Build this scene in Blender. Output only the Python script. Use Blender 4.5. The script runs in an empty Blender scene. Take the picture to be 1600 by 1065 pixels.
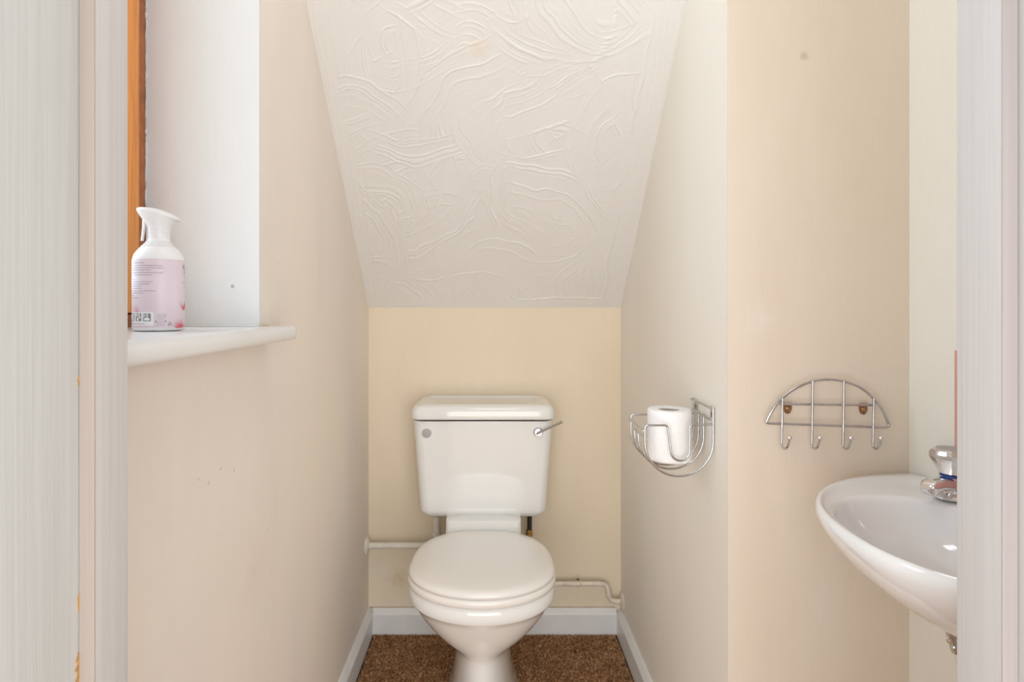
import bpy, bmesh, math, random
import numpy as np
from mathutils import Vector, Matrix

random.seed(7)
rng = np.random.default_rng(11)
C = bpy.context.scene.collection
SC = bpy.context.scene
PI = math.pi

# ------------------------------------------------------------------ camera, light, exposure
F, VX, HZ, H = 930.0, 769.0, 477.0, 1.08       # focal length (px), vanishing point, eye height (m)
cam_d = bpy.data.cameras.new('camera')
cam = bpy.data.objects.new('camera', cam_d); C.objects.link(cam)
cam.location = (0, 0, H); cam.rotation_euler = (PI/2, 0, 0)
cam_d.sensor_width = 36.0; cam_d.lens = F*36/1600
cam_d.shift_x = (800-VX)/1600; cam_d.shift_y = -(532.5-HZ)/1600
cam_d.clip_start = 0.02
SC.camera = cam

w = bpy.data.worlds.new('sky'); SC.world = w; w.use_nodes = True
bg = w.node_tree.nodes['Background']
bg.inputs[0].default_value = (0.98, 0.99, 1.0, 1); bg.inputs[1].default_value = 0.50

def area_light(name, loc, direction, sx, sy, power, col):
    d = bpy.data.lights.new(name, 'AREA'); d.shape = 'RECTANGLE'; d.size = sx; d.size_y = sy
    d.energy = power; d.color = col
    o = bpy.data.objects.new(name, d); C.objects.link(o); o.location = loc
    o.rotation_euler = Vector(direction).to_track_quat('-Z', 'Y').to_euler()
    return o
area_light('window_daylight', (-1.35, 0.86, 1.62), (1, 0.0, -0.12), 1.2, 1.1, 20.0, (0.70, 0.85, 1.0))
area_light('overhead_fill', (0.05, 0.78, 2.28), (0, 0.0, -1), 0.5, 0.3, 3.2, (0.98, 0.98, 1.0))  # added fill from above to lift the basin bowl, no known lamp
area_light('hall_side_fill', (0.1, -0.9, 0.85), (0, 1, 0.0), 3.2, 1.6, 48.0, (0.99, 0.99, 0.985))  # added broad fill behind the camera, evens out the room; no known lamp

SC.view_settings.view_transform = 'Standard'; SC.view_settings.look = 'None'
SC.view_settings.gamma = 1.0; SC.view_settings.use_curve_mapping = False
SC.view_settings.exposure = 0.24

# ------------------------------------------------------------------ helpers
def PT(px, py, d):                    # picture reading + distance -> point in the room
    return Vector(((px-VX)/F*d, d, H+(HZ-py)/F*d))
def X(px, d): return (px-VX)/F*d
def Z(py, d): return H+(HZ-py)/F*d

def obj(name, verts, faces, mat, parent=None, smooth=True, loc=None, sharp=None):
    me = bpy.data.meshes.new(name)
    me.from_pydata([tuple(v) for v in verts], [], faces)
    me.validate(); me.update()
    if mat: me.materials.append(mat)
    if smooth:
        me.polygons.foreach_set('use_smooth', [True]*len(me.polygons))
        if sharp is not None: me.set_sharp_from_angle(angle=math.radians(sharp))
    o = bpy.data.objects.new(name, me); C.objects.link(o)
    if parent: o.parent = parent
    return o

def recenter(o, base):
    b = Vector(base)
    o.data.transform(Matrix.Translation(-b)); o.location = b
    return o

def empty(name, loc):
    o = bpy.data.objects.new(name, None); C.objects.link(o); o.location = loc
    o.empty_display_size = 0.05
    return o

def tag(o, label=None, cat=None, group=None, kind=None):
    if label: o['label'] = label
    if cat: o['category'] = cat
    if group: o['group'] = group
    if kind: o['kind'] = kind
    return o

def adopt(child, parent):             # parent, keep the world place
    child.parent = parent
    loc = Vector((0, 0, 0)); p = parent
    while p: loc += p.location; p = p.parent
    child.location = child.location - loc
    return child

def fix_normals(o):
    bm = bmesh.new(); bm.from_mesh(o.data)
    bmesh.ops.recalc_face_normals(bm, faces=bm.faces[:]); bm.to_mesh(o.data); bm.free()

def boxes_mesh(name, bl, mat, parent=None, bevel=0.0, seg=2, smooth=False):
    bm = bmesh.new()
    for (x0, x1, y0, y1, z0, z1) in bl:
        m = Matrix.Translation(((x0+x1)/2, (y0+y1)/2, (z0+z1)/2)) @ Matrix.Diagonal((x1-x0, y1-y0, z1-z0, 1))
        bmesh.ops.create_cube(bm, size=1.0, matrix=m)
    if bevel: bmesh.ops.bevel(bm, geom=bm.edges[:], offset=bevel, segments=seg, profile=0.7, affect='EDGES')
    me = bpy.data.meshes.new(name); bm.to_mesh(me); bm.free()
    me.materials.append(mat)
    if bevel:
        me.polygons.foreach_set('use_smooth', [True]*len(me.polygons)); me.set_sharp_from_angle(angle=math.radians(50))
    o = bpy.data.objects.new(name, me); C.objects.link(o)
    if parent: adopt(o, parent)
    return o

def tube(name, pts, r, mat, parent=None, seg=10, closed=False, into=None):
    pts = [Vector(p) for p in pts]
    n = len(pts); vs = []; fs = []
    rs = r if isinstance(r, (list, tuple)) else [r]*n
    tang = []
    for i in range(n):
        a = pts[(i-1) % n] if (closed or i > 0) else pts[i]
        b = pts[(i+1) % n] if (closed or i < n-1) else pts[i]
        tang.append((b-a).normalized())
    up = Vector((0, 0, 1)) if abs(tang[0].z) < 0.9 else Vector((1, 0, 0))
    nrm = (up - tang[0]*up.dot(tang[0])).normalized()
    for i in range(n):
        nrm = (nrm - tang[i]*nrm.dot(tang[i])).normalized()
        bn = tang[i].cross(nrm)
        for k in range(seg):
            a = 2*PI*k/seg
            vs.append(pts[i] + (nrm*math.cos(a)+bn*math.sin(a))*rs[i])
    m = n if closed else n-1
    for i in range(m):
        j = (i+1) % n
        for k in range(seg):
            k2 = (k+1) % seg
            fs.append((i*seg+k, i*seg+k2, j*seg+k2, j*seg+k))
    if not closed:
        fs.append(tuple(range(seg-1, -1, -1))); fs.append(tuple((n-1)*seg+k for k in range(seg)))
    if into is not None:
        off = len(into[0]); into[0].extend(vs); into[1].extend([tuple(i+off for i in f) for f in fs]); return None
    o = obj(name, vs, fs, mat, None, True, sharp=60)
    if parent: adopt(o, parent)
    return o

def rounded(pts, rad, n=6, closed=False):   # fillet the corners of a polyline
    pts = [Vector(p) for p in pts]; out = []
    N = len(pts)
    for i, p in enumerate(pts):
        if not closed and i in (0, N-1): out.append(p); continue
        a, b = pts[(i-1) % N], pts[(i+1) % N]
        da, db = (a-p), (b-p)
        r = min(rad, da.length*0.45, db.length*0.45)
        p0 = p+da.normalized()*r; p1 = p+db.normalized()*r
        for k in range(n+1):
            t = k/n
            out.append(p0*(1-t)**2 + p*2*t*(1-t) + p1*t*t)
    return out

def smooth_curve(pts, n=6, closed=False):   # catmull-rom
    pts = [Vector(p) for p in pts]; out = []; N = len(pts)
    rngi = range(N) if closed else range(N-1)
    for i in rngi:
        g = (lambda k: pts[k % N]) if closed else (lambda k: pts[max(0, min(N-1, k))])
        p0, p1, p2, p3 = g(i-1), g(i), g(i+1), g(i+2)
        for k in range(n):
            t = k/n
            out.append(0.5*((2*p1)+(p2-p0)*t+(2*p0-5*p1+4*p2-p3)*t*t+(3*p1-p0-3*p2+p3)*t**3))
    if not closed: out.append(pts[-1])
    return out

def lathe(name, prof, origin, axis, mat, parent=None, seg=32, into=None, sharp=40):
    # prof: list of (radius, along)
    ax = Vector(axis).normalized(); o0 = Vector(origin)
    up = Vector((0, 0, 1)) if abs(ax.z) < 0.9 else Vector((1, 0, 0))
    u = (up-ax*up.dot(ax)).normalized(); v = ax.cross(u)
    vs = []; fs = []
    for (r, h) in prof:
        for k in range(seg):
            a = 2*PI*k/seg
            vs.append(o0+ax*h+(u*math.cos(a)+v*math.sin(a))*max(r, 1e-5))
    for i in range(len(prof)-1):
        for k in range(seg):
            k2 = (k+1) % seg
            fs.append((i*seg+k, i*seg+k2, (i+1)*seg+k2, (i+1)*seg+k))
    fs.append(tuple(range(seg-1, -1, -1))); fs.append(tuple((len(prof)-1)*seg+k for k in range(seg)))
    if into is not None:
        off = len(into[0]); into[0].extend(vs); into[1].extend([tuple(i+off for i in f) for f in fs]); return None
    o = obj(name, vs, fs, mat, None, True, sharp=sharp)
    if parent: adopt(o, parent)
    return o

def loft(name, rings, mat, parent=None, cap0=True, cap1=True, sharp=60, into=None):
    n = len(rings[0]); vs = [Vector(p) for r in rings for p in r]; fs = []
    for i in range(len(rings)-1):
        for k in range(n):
            k2 = (k+1) % n
            fs.append((i*n+k, i*n+k2, (i+1)*n+k2, (i+1)*n+k))
    def cap(base, flip):
        c = sum((vs[base+k] for k in range(n)), Vector())/n
        vs.append(c); ci = len(vs)-1
        for k in range(n):
            k2 = (k+1) % n
            fs.append((base+k2, base+k, ci) if not flip else (base+k, base+k2, ci))
    if cap0: cap(0, False)
    if cap1: cap((len(rings)-1)*n, True)
    if into is not None:
        off = len(into[0]); into[0].extend(vs); into[1].extend([tuple(i+off for i in f) for f in fs]); return None
    o = obj(name, vs, fs, mat, None, True)
    fix_normals(o)
    o.data.set_sharp_from_angle(angle=math.radians(sharp))
    if parent: adopt(o, parent)
    return o

def tri_prism(name, poly, x0, x1, mat, parent=None):
    pass

# ------------------------------------------------------------------ materials
def nodes(name):
    m = bpy.data.materials.new(name); m.use_nodes = True
    nt = m.node_tree; b = nt.nodes['Principled BSDF']
    return m, nt, b
def N(nt, t, **kw):
    n = nt.nodes.new(t)
    for k, v in kw.items(): setattr(n, k, v)
    return n
def ramp(nt, src, stops):
    r = N(nt, 'ShaderNodeValToRGB')
    els = r.color_ramp.elements
    els[0].position = stops[0][0]; els[0].color = (*stops[0][1], 1)
    els[1].position = stops[-1][0]; els[1].color = (*stops[-1][1], 1)
    for p, c in stops[1:-1]:
        e = els.new(p); e.color = (*c, 1)
    nt.links.new(src, r.inputs[0]); return r
def noise(nt, vec, scale, detail=3, rough=0.5, dist=0.0):
    n = N(nt, 'ShaderNodeTexNoise'); n.inputs['Scale'].default_value = scale
    n.inputs['Detail'].default_value = detail; n.inputs['Roughness'].default_value = rough
    n.inputs['Distortion'].default_value = dist
    if vec is not None: nt.links.new(vec, n.inputs['Vector'])
    return n
def mapping(nt, vec, scale=(1, 1, 1), loc=(0, 0, 0)):
    m = N(nt, 'ShaderNodeMapping'); m.inputs['Scale'].default_value = scale; m.inputs['Location'].default_value = loc
    nt.links.new(vec, m.inputs['Vector']); return m.outputs[0]
def mix(nt, fac, a, b, mode='MIX'):
    m = N(nt, 'ShaderNodeMix', data_type='RGBA', blend_type=mode)
    for s, i in ((fac, 0), (a, 6), (b, 7)):
        if hasattr(s, 'is_output'): nt.links.new(s, m.inputs[i])
        elif isinstance(s, tuple): m.inputs[i].default_value = (*s, 1)
        else: m.inputs[i].default_value = s
    return m.outputs[2]
def bump(nt, b, height, strength, dist=0.002, prev=None):
    n = N(nt, 'ShaderNodeBump'); n.inputs['Strength'].default_value = strength; n.inputs['Distance'].default_value = dist
    nt.links.new(height, n.inputs['Height'])
    if prev is not None: nt.links.new(prev, n.inputs['Normal'])
    nt.links.new(n.outputs[0], b.inputs['Normal']); return n.outputs[0]
def blob(nt, pos, centre, radius, soft=0.6, wobble=None):   # 0..1 spot around a world place
    s = N(nt, 'ShaderNodeVectorMath', operation='DISTANCE'); nt.links.new(pos, s.inputs[0]); s.inputs[1].default_value = centre
    v = s.outputs['Value']
    if wobble is not None:
        a = N(nt, 'ShaderNodeMath', operation='MULTIPLY_ADD'); nt.links.new(wobble, a.inputs[0])
        a.inputs[1].default_value = radius*1.2; nt.links.new(v, a.inputs[2]); v = a.outputs[0]
        radius *= 1.6
    r = N(nt, 'ShaderNodeMapRange'); r.interpolation_type = 'SMOOTHSTEP'
    r.inputs['From Min'].default_value = radius; r.inputs['From Max'].default_value = radius*(1-soft)
    nt.links.new(v, r.inputs['Value']); return r.outputs[0]

def plain(name, col, rough=0.5, metal=0.0, var=0.03, scale=30, bumps=0.0, coat=0.0, spec=0.5):
    m, nt, b = nodes(name)
    tc = N(nt, 'ShaderNodeTexCoord')
    n = noise(nt, tc.outputs['Object'], scale)
    lo = tuple(max(0, c*(1-var)) for c in col); hi = tuple(min(1, c*(1+var)) for c in col)
    r = ramp(nt, n.outputs[0], [(0.3, lo), (0.7, hi)])
    nt.links.new(r.outputs[0], b.inputs['Base Color'])
    b.inputs['Roughness'].default_value = rough; b.inputs['Metallic'].default_value = metal
    b.inputs['Coat Weight'].default_value = coat; b.inputs['Specular IOR Level'].default_value = spec
    if bumps: bump(nt, b, n.outputs[0], bumps)
    return m

def wall_paint(name, c1, c2, c3, spots=(), rough=0.62, brush=0.35, vert=True):
    m, nt, b = nodes(name)
    g = N(nt, 'ShaderNodeNewGeometry'); pos = g.outputs['Position']
    big = noise(nt, mapping(nt, pos, (2.6, 2.6, 0.9)), 1.6, 3, 0.55, 0.3)
    r = ramp(nt, big.outputs[0], [(0.32, c1), (0.52, c2), (0.70, c3)])
    fine = noise(nt, mapping(nt, pos, (34, 34, 5) if vert else (12, 12, 12)), 3.0, 4, 0.6)
    r2 = ramp(nt, fine.outputs[0], [(0.3, (0.985, 0.983, 0.98)), (0.7, (1, 1, 1))])
    col = mix(nt, 1.0, r.outputs[0], r2.outputs[0], 'MULTIPLY')
    wob = noise(nt, pos, 60, 3)
    for (c, rad, scol, fac, soft) in spots:
        f = blob(nt, pos, c, rad, soft, wob.outputs[0])
        mm = N(nt, 'ShaderNodeMath', operation='MULTIPLY'); nt.links.new(f, mm.inputs[0]); mm.inputs[1].default_value = fac
        col = mix(nt, mm.outputs[0], col, scol)
    nt.links.new(col, b.inputs['Base Color'])
    b.inputs['Roughness'].default_value = rough; b.inputs['Specular IOR Level'].default_value = 0.3
    st = noise(nt, mapping(nt, pos, (90, 90, 90)), 2.2, 4, 0.6)
    p = bump(nt, b, st.outputs[0], 0.12, 0.0012)
    v = noise(nt, mapping(nt, pos, (60, 60, 7)), 4.0, 3, 0.6)
    p = bump(nt, b, v.outputs[0], brush*0.35, 0.0012, p)
    return m

CREAM = (0.86, 0.735, 0.56)
# room dimensions
DW = F*H/(988-HZ)                     # back wall
XL = X(576, DW); XR = X(970, DW)      # narrow part
DA = XR*F/(1137-VX)                   # wall that faces the camera beside the toilet niche
XF = X(1421, DA)                      # outer right wall
XIL, XIR = -0.334, 0.426              # door stops
D1 = -XIL*F/(VX-200)                  # room side of the door frame
D0 = 0.500                            # front of the stops
DR = XL*F/(405-VX)                    # far window reveal
XW = X(228, DR)                       # window frame plane
ZS = Z(510, DR)                       # window board top
ZT0 = Z(480, DW)                      # foot of the sloping ceiling
d_t = XL*F/(478-VX); z_t = Z(0, d_t)
SL = (z_t-ZT0)/(DW-d_t)               # slope
ZC = 2.32                             # flat ceiling
DC = DW-(ZC-ZT0)/SL                   # where slope meets it

M = {}
M['wall'] = wall_paint('cream_wall_paint', (0.80, 0.70, 0.59), (0.83, 0.73, 0.605), (0.86, 0.76, 0.63))
M['wall_left'] = wall_paint('scuffed_cream_wall_paint', (0.82, 0.745, 0.685), (0.85, 0.775, 0.70), (0.87, 0.79, 0.68),
    spots=[((XL, 1.03, 0.62), 0.10, (0.74, 0.61, 0.50), 0.35, 0.9), ((XL, 0.95, 0.8), 0.12, (0.86, 0.82, 0.79), 0.4, 0.9)]+[((XL, XL*F/(px-VX), Z(py, XL*F/(px-VX))), r_, (0.50, 0.42, 0.34), 0.5, 0.5) for (px, py, r_) in ((366, 735, 0.004), (345, 732, 0.003), (326, 754, 0.0045), (310, 748, 0.0035), (516, 702, 0.004), (418, 828, 0.004), (514, 372, 0.003), (434, 410, 0.004))])
M['wall_back'] = wall_paint('yellowed_cream_wall_paint', (0.82, 0.71, 0.545), (0.84, 0.73, 0.565), (0.86, 0.755, 0.595),
    spots=[((X(624, DW), DW, Z(905, DW)), 0.06, (0.58, 0.40, 0.21), 0.55, 0.95),
           ((X(592, DW), DW, Z(888, DW)), 0.06, (0.80, 0.76, 0.72), 0.5, 0.8)])
M['wall_tan'] = wall_paint('tan_textured_wall_paint', (0.755, 0.655, 0.54), (0.775, 0.68, 0.57), (0.80, 0.72, 0.625),
    spots=[((X(1257, DA), DA, Z(88, DA)), 0.011, (0.52, 0.46, 0.38), 0.7, 0.6),
           ((X(1190, DA), DA, Z(500, DA)), 0.05, (0.82, 0.78, 0.72), 0.5, 0.9)], brush=0.8)
M['wall_pale'] = wall_paint('pale_cream_wall_paint', (0.85, 0.82, 0.745), (0.86, 0.835, 0.765), (0.87, 0.85, 0.79))
M['wall_right'] = wall_paint('window_lit_cream_paint', (0.86, 0.815, 0.74), (0.87, 0.835, 0.765), (0.88, 0.85, 0.79), brush=0.15)  # wall cream made more neutral, cool window light put into the colour
M['reveal'] = wall_paint('window_lit_reveal_paint', (0.74, 0.75, 0.76), (0.76, 0.77, 0.78), (0.78, 0.79, 0.80),
    spots=[((X(363, DR), DR, Z(447, DR)), 0.004, (0.35, 0.35, 0.38), 0.8, 0.5)])  # bluish tint in this colour stands for the window's cool light

def artex():
    m, nt, b = nodes('textured_ceiling_paint')
    g = N(nt, 'ShaderNodeNewGeometry'); pos = g.outputs['Position']
    big = noise(nt, pos, 3.0, 3)
    r = ramp(nt, big.outputs[0], [(0.3, (0.81, 0.80, 0.775)), (0.7, (0.84, 0.835, 0.815))])
    wob = noise(nt, pos, 50, 3)
    dd = lambda py: (H - ZT0 - SL*DW)/((py-HZ)/F - SL)   # distance of the slope seen at that height
    d1 = dd(75); c = PT(748, 75, d1)
    f = blob(nt, pos, c, 0.035, 0.95, wob.outputs[0])
    mm = N(nt, 'ShaderNodeMath', operation='MULTIPLY'); nt.links.new(f, mm.inputs[0]); mm.inputs[1].default_value = 0.55
    col = mix(nt, mm.outputs[0], r.outputs[0], (0.82, 0.68, 0.45))
    nt.links.new(col, b.inputs['Base Color']); b.inputs['Roughness'].default_value = 0.55
    n2 = noise(nt, pos, 260, 3)
    bump(nt, b, n2.outputs[0], 0.12, 0.001)
    return m
M['artex'] = artex()

def gloss_wood(name, col, grain=0.3):
    m, nt, b = nodes(name)
    g = N(nt, 'ShaderNodeNewGeometry'); pos = g.outputs['Position']
    n1 = noise(nt, mapping(nt, pos, (170, 170, 3.0)), 1.0, 4, 0.6, 0.4)
    r = ramp(nt, n1.outputs[0], [(0.35, tuple(c*0.93 for c in col)), (0.6, col)])
    nt.links.new(r.outputs[0], b.inputs['Base Color']); b.inputs['Roughness'].default_value = 0.4
    bump(nt, b, n1.outputs[0], grain, 0.001)
    return m
M['lining'] = gloss_wood('grained_white_gloss', (0.62, 0.635, 0.62), 0.35)
M['stop'] = gloss_wood('white_stop_gloss', (0.62, 0.60, 0.59), 0.12)
M['stop_face'] = gloss_wood('shaded_stop_gloss', (0.44, 0.375, 0.33), 0.1)  # beige darkened in the colour, as shade against the light from behind
M['skirting'] = plain('white_skirting_gloss', (0.80, 0.80, 0.79), 0.38, var=0.03, scale=18, bumps=0.05)
M['sill'] = plain('white_sill_gloss', (0.80, 0.80, 0.79), 0.2, var=0.02, scale=12)
M['sill'].node_tree.nodes['Principled BSDF'].inputs['Roughness'].default_value = 0.22
M['ceramic'] = plain('white_vitreous_china', (0.86, 0.865, 0.845), 0.08, var=0.01, scale=4, coat=0.6)
M['basin_ceramic'] = plain('cool_white_vitreous_china', (0.88, 0.89, 0.90), 0.08, var=0.01, scale=4, coat=0.6)
M['seat'] = plain('warm_white_plastic', (0.86, 0.835, 0.795), 0.22, var=0.01, scale=4, coat=0.2)
M['chrome'] = plain('chrome', (0.78, 0.78, 0.79), 0.08, 1.0, var=0.04, scale=60)
M['wire'] = plain('chromed_wire', (0.56, 0.56, 0.57), 0.2, 1.0, var=0.12, scale=90)
M['grey'] = plain('matt_grey_plastic', (0.42, 0.42, 0.41), 0.5, var=0.04, scale=300)
M['paper'] = plain('tissue_paper', (0.88, 0.88, 0.88), 0.9, var=0.02, scale=200, bumps=0.25)
M['card'] = plain('grey_brown_cardboard', (0.52, 0.45, 0.37), 0.85, var=0.1, scale=80)
M['pipe'] = plain('overpainted_white_pipe', (0.80, 0.76, 0.68), 0.42, var=0.06, scale=45, bumps=0.15)
M['copper_paint'] = plain('flaking_cream_pipe_paint', (0.76, 0.68, 0.57), 0.5, var=0.12, scale=60, bumps=0.3)
M['brass'] = plain('tarnished_brass', (0.45, 0.30, 0.12), 0.4, 0.9, var=0.3, scale=200)
M['rubber'] = plain('black_rubber', (0.02, 0.02, 0.022), 0.5, var=0.2)
M['rust'] = plain('rusty_steel', (0.33, 0.17, 0.10), 0.6, 0.5, var=0.45, scale=260, bumps=0.4)
M['plastic'] = plain('white_bottle_plastic', (0.86, 0.86, 0.87), 0.3, var=0.01)
M['label'] = plain('pale_pink_paper_label', (0.76, 0.655, 0.72), 0.4, var=0.03, scale=14)
M['ink'] = plain('grey_purple_ink', (0.26, 0.20, 0.26), 0.6, var=0.1)
M['label_white'] = plain('white_label_ink', (0.86, 0.87, 0.89), 0.5, var=0.01)
M['coral'] = plain('coral_red_ink', (0.78, 0.14, 0.19), 0.5, var=0.25, scale=150)
M['blush'] = plain('light_coral_ink', (0.86, 0.46, 0.52), 0.5, var=0.1, scale=150)
M['bare'] = plain('bare_softwood', (0.55, 0.31, 0.12), 0.7, var=0.25, scale=200)
M['pink'] = plain('salmon_pink_glaze', (0.72, 0.36, 0.30), 0.25, var=0.05, scale=20)
M['caulk'] = plain('yellowed_caulk', (0.66, 0.58, 0.44), 0.6, var=0.15, scale=50)
M['gap_shade'] = plain('dark_gap', (0.03, 0.025, 0.02), 0.9, var=0.2)

def varnish():
    m, nt, b = nodes('orange_varnished_pine')
    g = N(nt, 'ShaderNodeNewGeometry'); pos = g.outputs['Position']
    n1 = noise(nt, mapping(nt, pos, (120, 120, 4)), 1.0, 4, 0.6, 0.6)
    r = ramp(nt, n1.outputs[0], [(0.3, (0.62, 0.20, 0.04)), (0.5, (0.80, 0.31, 0.07)), (0.75, (0.90, 0.42, 0.13))])
    nt.links.new(r.outputs[0], b.inputs['Base Color']); b.inputs['Roughness'].default_value = 0.3
    return m
M['pine'] = varnish()
M['pine_dark'] = plain('dark_varnished_pine', (0.36, 0.12, 0.035), 0.35, var=0.25, scale=40)

def glass():
    m = bpy.data.materials.new('window_glass'); m.use_nodes = True; nt = m.node_tree; nt.nodes.clear()
    o = N(nt, 'ShaderNodeOutputMaterial'); t = N(nt, 'ShaderNodeBsdfTransparent'); gl = N(nt, 'ShaderNodeBsdfGlossy')
    gl.inputs['Roughness'].default_value = 0.02; t.inputs[0].default_value = (0.96, 0.98, 0.97, 1)
    lw = N(nt, 'ShaderNodeLayerWeight'); lw.inputs[0].default_value = 0.5
    pw = N(nt, 'ShaderNodeMath', operation='POWER'); nt.links.new(lw.outputs['Facing'], pw.inputs[0]); pw.inputs[1].default_value = 5.0
    fr = N(nt, 'ShaderNodeMath', operation='MULTIPLY_ADD'); nt.links.new(pw.outputs[0], fr.inputs[0]); fr.inputs[1].default_value = 0.9; fr.inputs[2].default_value = 0.04
    mx = N(nt, 'ShaderNodeMixShader'); nt.links.new(fr.outputs[0], mx.inputs[0]); nt.links.new(t.outputs[0], mx.inputs[1]); nt.links.new(gl.outputs[0], mx.inputs[2])
    nt.links.new(mx.outputs[0], o.inputs[0]); return m
M['glass'] = glass()

def carpet_mat(name, pile):
    m, nt, b = nodes(name)
    g = N(nt, 'ShaderNodeNewGeometry'); pos = g.outputs['Position']
    n1 = noise(nt, pos, 150, 4, 0.7); n2 = noise(nt, pos, 9, 3)
    n3 = noise(nt, pos, 45, 3, 0.6)
    r = ramp(nt, n1.outputs[0], [(0.38, (0.24, 0.105, 0.038)), (0.5, (0.60, 0.34, 0.17)), (0.62, (0.92, 0.63, 0.40))])
    r2 = ramp(nt, n2.outputs[0], [(0.3, (0.82, 0.78, 0.74)), (0.7, (1, 1, 1))])
    r3 = ramp(nt, n3.outputs[0], [(0.32, (0.72, 0.66, 0.60)), (0.62, (1, 1, 1))])
    c = mix(nt, 1.0, r.outputs[0], r2.outputs[0], 'MULTIPLY')
    c = mix(nt, 1.0, c, r3.outputs[0], 'MULTIPLY')
    if pile:
        ri = ramp(nt, g.outputs['Random Per Island'], [(0.0, (0.6, 0.55, 0.5)), (0.5, (0.95, 0.95, 0.95)), (1.0, (1.35, 1.35, 1.35))])
        c = mix(nt, 1.0, c, ri.outputs[0], 'MULTIPLY')
    nt.links.new(c, b.inputs['Base Color']); b.inputs['Roughness'].default_value = 0.95; b.inputs['Specular IOR Level'].default_value = 0.1
    bump(nt, b, n1.outputs[0], 0.8, 0.004)
    return m
M['carpet'] = carpet_mat('brown_carpet', False); M['pile'] = carpet_mat('brown_carpet_pile', True)

# ------------------------------------------------------------------ room shell
T = 0.12
def struct(o): o['kind'] = 'structure'; return o
floor = struct(boxes_mesh('floor', [(-1.25, 1.6, -1.6, D1, -0.06, 0.0), (XL-0.3, XF+0.15, D1, DW+T, -0.06, 0.0)], M['carpet']))
struct(boxes_mesh('wall_back', [(XL, XR, DW, DW+T, 0.0, ZT0+0.12)], M['wall_back']))
struct(boxes_mesh('wall_right', [(XR, XR+0.02, DA+0.0015, DW, 0.0, ZC)], M['wall_right']))
struct(boxes_mesh('wall_alcove', [(XR, XF, DA, DA+0.0015, 0.0, ZC), (XR+0.02, XF, DA+0.0015, DA+T, 0.0, ZC)], M['wall_tan']))
# the corner return of the alcove wall, flush with the niche wall edge
struct(boxes_mesh('wall_outer', [(XF, XF+T, D1-0.019, DA+T, 0.0, ZC)], M['wall_pale']))

# left wall with window opening
def left_wall():
    xo = XW-0.09
    d0w, d1w, z0w, z1w = 0.575, DR, ZS-0.026, 2.08
    ys = [D1-0.019, d0w, d1w, DW+T]; zs = [0.0, z0w, z1w, ZC]
    vs = []; fs = []; mats = []
    def q(a, b, c, d, m=0):
        i = len(vs); vs.extend([a, b, c, d]); fs.append((i, i+1, i+2, i+3)); mats.append(m)
    for i in range(3):
        for j in range(3):
            if i == 1 and j == 1: continue
            q((XL, ys[i], zs[j]), (XL, ys[i+1], zs[j]), (XL, ys[i+1], zs[j+1]), (XL, ys[i], zs[j+1]))
            q((xo, ys[i], zs[j]), (xo, ys[i], zs[j+1]), (xo, ys[i+1], zs[j+1]), (xo, ys[i+1], zs[j]))
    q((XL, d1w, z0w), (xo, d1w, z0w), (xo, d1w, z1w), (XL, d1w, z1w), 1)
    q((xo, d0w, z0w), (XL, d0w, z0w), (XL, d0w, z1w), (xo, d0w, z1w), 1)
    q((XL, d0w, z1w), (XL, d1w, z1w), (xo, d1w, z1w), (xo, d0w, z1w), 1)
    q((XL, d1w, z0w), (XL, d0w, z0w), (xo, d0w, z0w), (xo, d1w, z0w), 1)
    for (y, s) in ((ys[0], 1), (ys[3], -1)): q((XL, y, 0), (xo, y, 0), (xo, y, ZC), (XL, y, ZC))
    q((XL, ys[0], ZC), (XL, ys[3], ZC), (xo, ys[3], ZC), (xo, ys[0], ZC)); q((XL, ys[0], 0), (XL, ys[3], 0), (xo, ys[3], 0), (xo, ys[0], 0))
    o = obj('wall_left', vs, fs, M['wall_left'], smooth=False)
    o.data.materials.append(M['reveal'])
    o.data.polygons.foreach_set('material_index', mats)
    bm = bmesh.new(); bm.from_mesh(o.data); bmesh.ops.remove_doubles(bm, verts=bm.verts[:], dist=1e-5)
    # the plastered corner of the reveal is slightly rounded
    ed = [e for e in bm.edges if all(abs(v.co.x-XL) < 1e-5 and abs(v.co.y-d1w) < 1e-5 and z0w-1e-4 < v.co.z < z1w+1e-4 for v in e.verts)]
    bmesh.ops.bevel(bm, geom=ed, offset=0.006, segments=4, profile=0.5, affect='EDGES', material=1)
    bmesh.ops.recalc_face_normals(bm, faces=bm.faces[:]); bm.to_mesh(o.data); bm.free()
    return struct(o)
left_wall()

# front wall round the doorway
ZH = 2.0
FW0 = D1-0.13
LT = 0.028
struct(boxes_mesh('wall_front', [(XL, XIL-0.013-LT, FW0, D1, 0, ZC), (XIR+0.013+LT, XF, FW0, D1, 0, ZC), (-1.25, XL, FW0, D1-0.02, 0, ZC), (XF, 1.6, FW0, D1-0.02, 0, ZC),
                                 (XIL-0.013-LT, XIR+0.013+LT, FW0, D1, ZH+LT, ZC)], M['wall']))

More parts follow.
